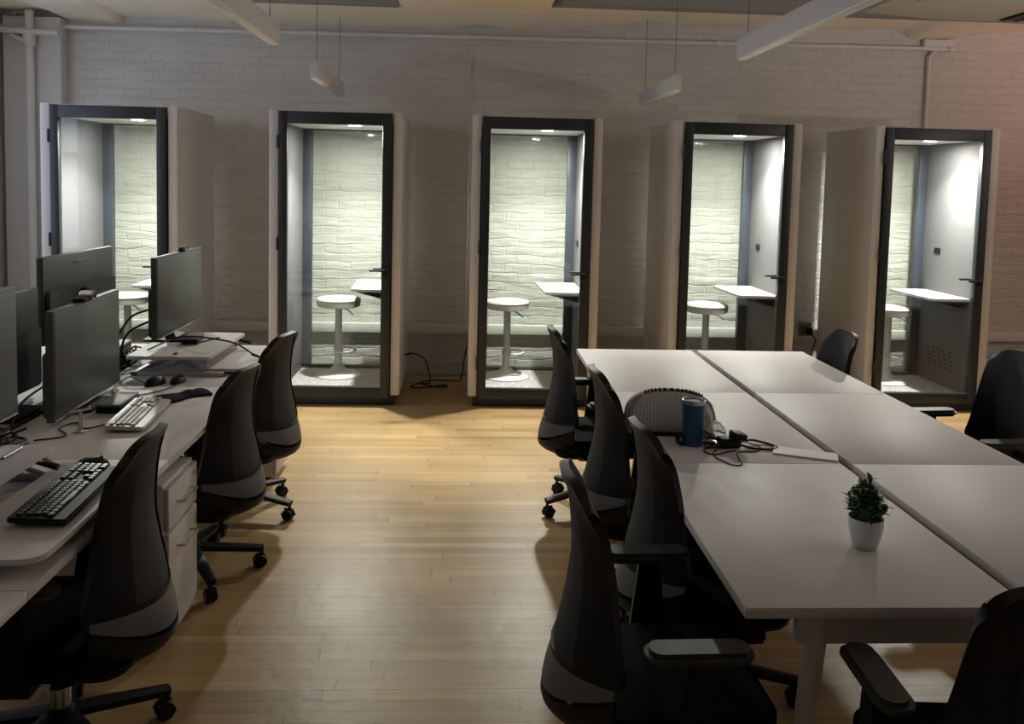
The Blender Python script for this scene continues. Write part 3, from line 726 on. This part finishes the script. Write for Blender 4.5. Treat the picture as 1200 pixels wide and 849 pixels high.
# cables
def cable(name, pts, r, label, m=BLACKP, plug=None, cat='cable'):
    o = tag(MB().tube(pts, r, 8, smooth=6).build(name, m), label, cat)
    if plug:
        a, b = Vector(plug[0]), Vector(plug[1]); MB().tube([a, a*.3+b*.7, b], [.008, .008, .005], 8).build('plug', BLACKP, o)
    return o
cable('usb_cable', [(-1.63, 4.42, .845), (-1.58, 4.66, .862), (-1.46, 4.60, .885), (-1.33, 4.50, .895), (-1.22, 4.55, .86), (-1.14, 4.62, .785)], .0048, 'thick black cable arching over the far riser to desk edge', plug=((-1.15, 4.61, .792), (-1.115, 4.64, .770)))
cable('monitor_cable', [(-1.68, 4.06, .90), (-1.72, 4.25, .93), (-1.70, 4.38, 1.02), (-1.66, 4.50, 1.04)], .006, 'upper black cable bridging the two monitors before first booth')
cable('monitor_cable', [(-1.75, 4.50, .74), (-1.78, 4.46, .82), (-1.74, 4.46, .93), (-1.65, 4.56, .98)], .006, 'lower black cable looping behind the far raised monitor')
cable('mouse_cable', [(-1.52, 4.10, .745), (-1.60, 4.16, .76), (-1.66, 4.22, .745), (-1.64, 4.0, .734), (-1.53, 3.92, .734), (-1.43, 4.0, .735), (-1.38, 4.14, .737)], .0028, 'thin black mouse cable looping on desk before far riser')
cable('keyboard_cable', [(-1.43, 3.46, .738), (-1.50, 3.40, .734), (-1.57, 3.48, .734), (-1.60, 3.40, .734), (-1.53, 3.30, .734), (-1.62, 3.24, .734)], .003, 'thin black keyboard cable curling under the large monitor')
def tangle(name, cx, cy, z, rx, ry, n, r, label, hgt=.05, seed=1, loops=1, m=BLACKP):
    q = random.Random(seed); b = MB()
    for k_ in range(loops):
        pts = []; a = q.random()*6
        for i in range(n):
            a += 1.0+q.random()*1.1; s_ = .35+.65*q.random()
            pts.append((cx+rx*s_*math.cos(a), cy+ry*s_*math.sin(a), z+r+hgt*q.random()*(1-.5*s_)))
        b.tube(pts, r, 6, smooth=6)
    return tag(b.build(name, m), label, 'cables')
tangle('cable_tangle', -1.765, 4.16, .73, .055, .15, 13, .005, 'black cable tangle heaped behind far corner of the webcam monitor', .10, 3, 3)
tangle('cable_tangle', -1.79, 4.56, .735, .06, .16, 14, .0045, 'black cable tangle between white-topped network box and far riser', .11, 9, 3)
tangle('cable_tangle', -1.70, 3.08, .73, .11, .20, 12, .005, 'black cable tangle heaped beside the left-edge monitor', .09, 5, 3)
tag(MB().tube([(-1.90, 3.9, .78), (-1.80, 3.5, .80), (-1.70, 3.2, .74)], .005, 8, smooth=6).build('monitor_cable', BLACKP), 'black cable sloping across gap between the two left monitors', 'cable')

# ------------------------------------------------------------------ things on the work table
# pouch
po = thing('zip_pouch', 'grey ribbed zip pouch with silver beaded rim standing on work table', 'pouch', (.852, 3.44, .73), -.06)
W2, H2 = .186, .175
def pouch_out(t):      # outline, t 0..1 from left bottom over the top to right bottom
    a = PI*(1-t); ca, sa = math.cos(a), math.sin(a)
    return Vector((W2*(abs(ca)**.75)*(1 if ca > 0 else -1)*(1 if sa > .0 else 1), 0, H2*(max(0, sa)**.55)))
b = MB(); NT, ND = 40, 10; grid = []
for i in range(NT+1):
    p = pouch_out(i/NT); rowv = []
    for j in range(ND+1):
        s_ = -1+2*j/ND; th = .060*(1-.55*(p.z/H2)**1.5)+.012
        sc_ = 1-.10*s_**2*(1 if True else 0)
        rowv.append(b.bm.verts.new((p.x*sc_, s_*th+.07*p.z, .004+p.z*(1-.06*s_*s_))))
    grid.append(rowv)
for i in range(NT):
    for j in range(ND): b.bm.faces.new((grid[i][j], grid[i+1][j], grid[i+1][j+1], grid[i][j+1]))
for j, sgn in ((0, -1), (ND, 1)):
    # bulged faces
    prev = [grid[i][j] for i in range(NT+1)]
    for k_ in range(1, 6):
        f_ = 1-k_/5; cur = []
        for i in range(NT+1):
            v0 = grid[i][j].co; zc = .004+(v0.z-.004)*f_; cur.append(b.bm.verts.new((v0.x*(1-.0*f_), v0.y+sgn*.022*math.sin(k_/5*PI*.8), zc)))
        for i in range(NT): b.bm.faces.new((prev[i], prev[i+1], cur[i+1], cur[i]))
        prev = cur
bmesh.ops.remove_doubles(b.bm, verts=b.bm.verts, dist=.0004)
b.build('body', RIB, po)
rim = [pouch_out(.04+.92*i/36) for i in range(37)]
rim = [Vector((p.x*1.0, .07*p.z-.040*(1-.55*(p.z/H2)**1.5)-.006, .006+p.z*.985)) for p in rim]
MB().tube(rim, .0055, 8).build('zip_rim', CHROME, po)
for i in range(12, 27): 
    MB().tube([rim[i]+Vector((0, -.002, .002)), rim[i].lerp(rim[i+1], .5)+Vector((0, -.002, .002))], .0072, 8).build('zip_tooth', BLACKP, po)
MB().box((-W2*.98, -.075, 0), (W2*.98, .07, .010), .004).build('base', BLACKF, po)

# tumbler
tu = thing('tumbler', 'blue metal tumbler with steel rim beside grey pouch', 'tumbler', (.908, 3.262, .73))
MB().lathe([(0, 0), (.036, 0), (.0385, .004), (.0445, .165), (.0445, .168), (0, .168)], 36).build('body', BLUE, tu)
MB().lathe([(.0445, .166), (.0462, .168), (.0462, .182), (.043, .184), (.041, .178), (.041, .170)], 36).build('rim', STEEL, tu)
MB().lathe([(0, .172), (.040, .172), (.041, .176), (0, .178)], 30).build('lid', BLACKP, tu)
o = thing('rubber_cap', 'small black open cap lying at foot of the blue tumbler', 'cap', (.860, 3.255, .73))
c = MB(); c.lathe([(.010, -.011), (.020, -.011), (.021, 0), (.020, .011), (.012, .011), (.010, 0), (.010, -.011)], 24); c.bm.transform(Matrix.Translation((0, 0, .021)) @ Matrix.Rotation(PI/2, 4, 'X') @ Matrix.Rotation(.3, 4, 'Y')); c.build('ring', BLACKP, o)

# adapters with cables
ad = thing('power_adapter', 'black power adapter block amid tangled cables on work table', 'power adapter', (1.045, 3.235, .73), .15)
MB().box((-.042, -.03, 0), (.042, .03, .040), .008).build('block', BLACKP, ad)
MB().box((.01, -.045, .035), (.06, .025, .062), .007, Matrix.Rotation(.15, 3, 'Y')).build('plug_block', BLACKP, ad)
for i in range(2): MB().box((-.045, -.015+i*.022, .012), (-.060, -.010+i*.022, .024)).build('prong', STEEL, ad)
def table_cord(pts, r, label): 
    return tag(MB().tube([(x, y, z+.7305+r) for x, y, z in pts], r, 7, smooth=7).build('charging_cable', BLACKP), label, 'cable')
table_cord([(1.09, 3.22, .02), (1.15, 3.28, .01), (1.21, 3.27, .0), (1.235, 3.22, 0), (1.20, 3.195, 0), (1.13, 3.205, .0), (1.08, 3.215, .012)], .0045, 'thick black cable looping right of the adapter block')
table_cord([(1.0, 3.25, .02), (.98, 3.32, .03), (.955, 3.40, .02), (.99, 3.42, .02), (1.03, 3.34, .03), (1.04, 3.27, .04)], .003, 'thin cable rising behind adapter toward clear plastic bag')
table_cord([(1.02, 3.21, .01), (.97, 3.17, .0), (.955, 3.10, 0), (.99, 3.015, 0), (1.03, 3.02, 0), (1.04, 3.09, 0), (1.06, 3.16, 0), (1.13, 3.17, .0), (1.17, 3.22, 0), (1.12, 3.27, .01)], .0022, 'thin cable looping nearest the camera across table seam')
table_cord([(1.0, 3.23, .01), (.96, 3.22, .0), (.93, 3.17, 0), (.96, 3.13, 0), (1.02, 3.165, 0), (1.06, 3.18, 0)], .0028, 'thin cable curled between the tumbler and adapter')
tangle('charging_cable', .985, 3.25, .731, .06, .07, 12, .0028, 'bundled thin black cables left of the adapter block', .03, 11, 2)
b = MB(); q = random.Random(4); R0 = []
for i in range(20):
    R0.append([b.bm.verts.new(((.075*math.cos(i*PI/10)*f_)*(1+.15*q.uniform(-1, 1)), .05*math.sin(i*PI/10)*f_*(1+.15*q.uniform(-1, 1)), h_*(1+.2*q.uniform(-1, 1)))) for f_, h_ in ((1, .002), (.9, .03), (.6, .055), (.25, .062))])
for i in range(20):
    for j in range(3): b.bm.faces.new((R0[i][j], R0[(i+1) % 20][j], R0[(i+1) % 20][j+1], R0[i][j+1]))
b.bm.faces.new([R0[i][3] for i in range(20)]); b.bm.faces.new([R0[i][0] for i in range(20)])
tag(b.build('plastic_bag', FILM, loc=(1.005, 3.375, .7305)), 'crumpled clear plastic bag behind the blue tumbler and cables', 'plastic bag')

b = MB().prism(rrect(-.118, -.048, .118, .048, .008), 0, .006, .0015); b.bm.transform(Matrix.Rotation(-.40, 4, 'Z'))
tag(b.build('blank_card', mat('pale_card', (.80, .78, .77), .5), loc=(1.318, 3.145, .7303)), 'blank pale card lying across the cable gap of work table', 'card')

# potted plant
pp = thing('potted_plant', 'small bushy green plant in white pot on work table', 'potted plant', (1.157, 2.315, .73))
MB().lathe([(0, 0), (.029, 0), (.033, .003), (.042, .030), (.0475, .062), (.0485, .086), (.0475, .088), (.0455, .086), (.044, .07), (0, .07)], 40).build('pot', POT, pp)
MB().lathe([(0, .076), (.025, .078), (.0452, .074), (.04, .06), (0, .06)], 24).build('soil', SOIL, pp)
st = MB(); lf = MB(); q = random.Random(12)
def leaf(base, d, L, W):
    d = d.normalized(); side = d.cross(Vector((0, 0, 1)))
    if side.length < .1: side = Vector((1, 0, 0))
    side.normalize(); nrm = side.cross(d).normalized(); n = 5; A = []; Bv = []; C_ = []
    for i in range(n+1):
        t_ = i/n; wv = W*math.sin(PI*min(1, .12+.88*t_)**.8)*(1 if i < n else 0.05)+.0004; p = base+d*L*t_+nrm*(.18*L*math.sin(t_*PI)-.10*L*t_*t_)
        A.append(lf.bm.verts.new(p+side*wv+nrm*.25*wv)); Bv.append(lf.bm.verts.new(p)); C_.append(lf.bm.verts.new(p-side*wv+nrm*.25*wv))
    for i in range(n):
        lf.bm.faces.new((A[i], A[i+1], Bv[i+1], Bv[i])); lf.bm.faces.new((Bv[i], Bv[i+1], C_[i+1], C_[i]))
for k_ in range(34):
    a = q.random()*2*PI; rad = math.sqrt(q.random()); tip = Vector((.058*rad*math.cos(a), .058*rad*math.sin(a), .074+.108*(1-.75*rad*rad)*(.7+.45*q.random())))
    if k_ == 0: tip = Vector((.008, .0, .195))
    root = Vector((.028*rad*math.cos(a), .028*rad*math.sin(a), .074)); mid = root.lerp(tip, .5)+Vector((0, 0, .01))
    st.tube([root, mid, tip], .0012, 5)
    for s_ in range(4):
        for w_ in range(3):
            t_ = .30+.22*s_; p = root.lerp(tip, min(1, t_)) if t_ < 1 else tip
            az = w_*2.1+s_*.9+q.random(); up_ = .15+.5*q.random()+(.5 if s_ == 3 else 0)
            leaf(p, Vector((math.cos(az), math.sin(az), up_)), .024+.011*q.random(), .0062+.002*q.random())
st.build('stems', mat('stem_green', (.05, .09, .03), .6), pp); fo = lf.build('foliage', LEAF, pp)
fo.data.materials[0] = LEAF
sm = fo.modifiers.new('thick', 'SOLIDIFY'); sm.thickness = .0008

# ------------------------------------------------------------------ wall outlet, floor cords
ou = thing('wall_outlet', 'grey surface outlet with black plug between fourth and fifth booths', 'outlet', (3.095, 7.565, .43))
MB().box((-.055, -.045, -.01), (.055, 0, .115), .006).build('box', OUTLET, ou)
MB().box((.0, -.10, .01), (.05, -.045, .075), .008).build('plug', BLACKP, ou)
MB().box((-.045, -.05, .02), (-.01, -.044, .08), .002).build('cover', DGREY, ou)
cable('extension_cord', [(3.12, 7.45, .45), (3.15, 7.42, .40), (3.12, 7.42, .28), (3.14, 7.43, .12), (3.13, 7.42, .012), (3.0, 7.30, .010), (2.9, 7.2, .010)], .006, 'black power cord hanging from outlet left of the rightmost booth')
cable('extension_cord', [(-.50, 7.05, .30), (-.43, 7.10, .30), (-.34, 7.16, .24), (-.30, 7.22, .10), (-.30, 7.26, .012), (-.40, 7.24, .01), (-.45, 7.12, .01), (-.36, 7.08, .012), (-.24, 7.14, .014), (-.18, 7.20, .01), (-.14, 7.14, .01), (-.25, 7.10, .018), (-.38, 7.22, .02), (-.30, 7.35, .012), (-.10, 7.36, .012), (-.03, 7.30, .04), (.0, 7.15, .26), (.016, 7.1, .36)], .0055, 'black power cord looped on floor between second and third booths', plug=((-.50, 7.05, .30), (-.45, 7.08, .302)))

# ------------------------------------------------------------------ light
def area(name, loc, rot, sx, sy, energy, col):
    l = bpy.data.lights.new(name, 'AREA'); l.shape = 'RECTANGLE'; l.size = sx; l.size_y = sy; l.energy = energy; l.color = col
    o = bpy.data.objects.new(name, l); COL.objects.link(o); o.location = loc; o.rotation_euler = rot; return o
area('window_daylight', (XL-.3, (WY0+WY1)/2, (WZ0+WZ1)/2), (0, -PI/2, 0), WZ1-WZ0, WY1-WY0, 24, (.62, .72, 1.0))
area('upward_fill', (5.6, 3.0, 1.75), (PI, 0, 0), .35, .35, 66, (1.0, .90, .83))  # added unseen fill aimed upward, lifts the ceiling band and upper walls
area('upward_fill', (-3.1, 2.2, 1.75), (PI, 0, 0), .35, .35, 6, (1.0, .90, .80))  # weaker added fill out of view at left, evens out the ceiling band
l = bpy.data.lights.new('red_lamp', 'POINT'); l.energy = 4.5; l.color = (1, .16, .12); l.shadow_soft_size = .12  # unseen red source at right, reddens that end of the back wall
o = bpy.data.objects.new('red_lamp', l); COL.objects.link(o); o.location = (6.0, 6.6, 2.7)
wd = bpy.data.worlds.new('dusk'); bpy.context.scene.world = wd; wd.use_nodes = True
wd.node_tree.nodes['Background'].inputs[0].default_value = (.55, .65, .9, 1); wd.node_tree.nodes['Background'].inputs[1].default_value = .3

# ------------------------------------------------------------------ camera
f, yaw, pitch, roll, hcam, cy = 996.1924, .0533, .0714, .0236, 1.7461, 286.3261
fw = Vector((math.sin(yaw)*math.cos(pitch), math.cos(yaw)*math.cos(pitch), -math.sin(pitch)))
r0 = Vector((math.cos(yaw), -math.sin(yaw), 0)); u0 = r0.cross(fw)
rr = r0*math.cos(roll)+u0*math.sin(roll); uu = -r0*math.sin(roll)+u0*math.cos(roll)
cam = bpy.data.cameras.new('camera'); co = bpy.data.objects.new('camera', cam); COL.objects.link(co)
Mx = Matrix((rr, uu, -fw)).transposed().to_4x4(); Mx.translation = Vector((0, 0, hcam)); co.matrix_world = Mx
cam.sensor_width = 36; cam.sensor_fit = 'HORIZONTAL'; cam.lens = f/1200*36; cam.shift_y = (cy-424.5)/1200
cam.clip_start = .05
sc = bpy.context.scene; sc.camera = co
vs = sc.view_settings; vs.view_transform = 'Standard'; vs.look = 'None'; vs.gamma = 1; vs.use_curve_mapping = False; vs.exposure = 1.1
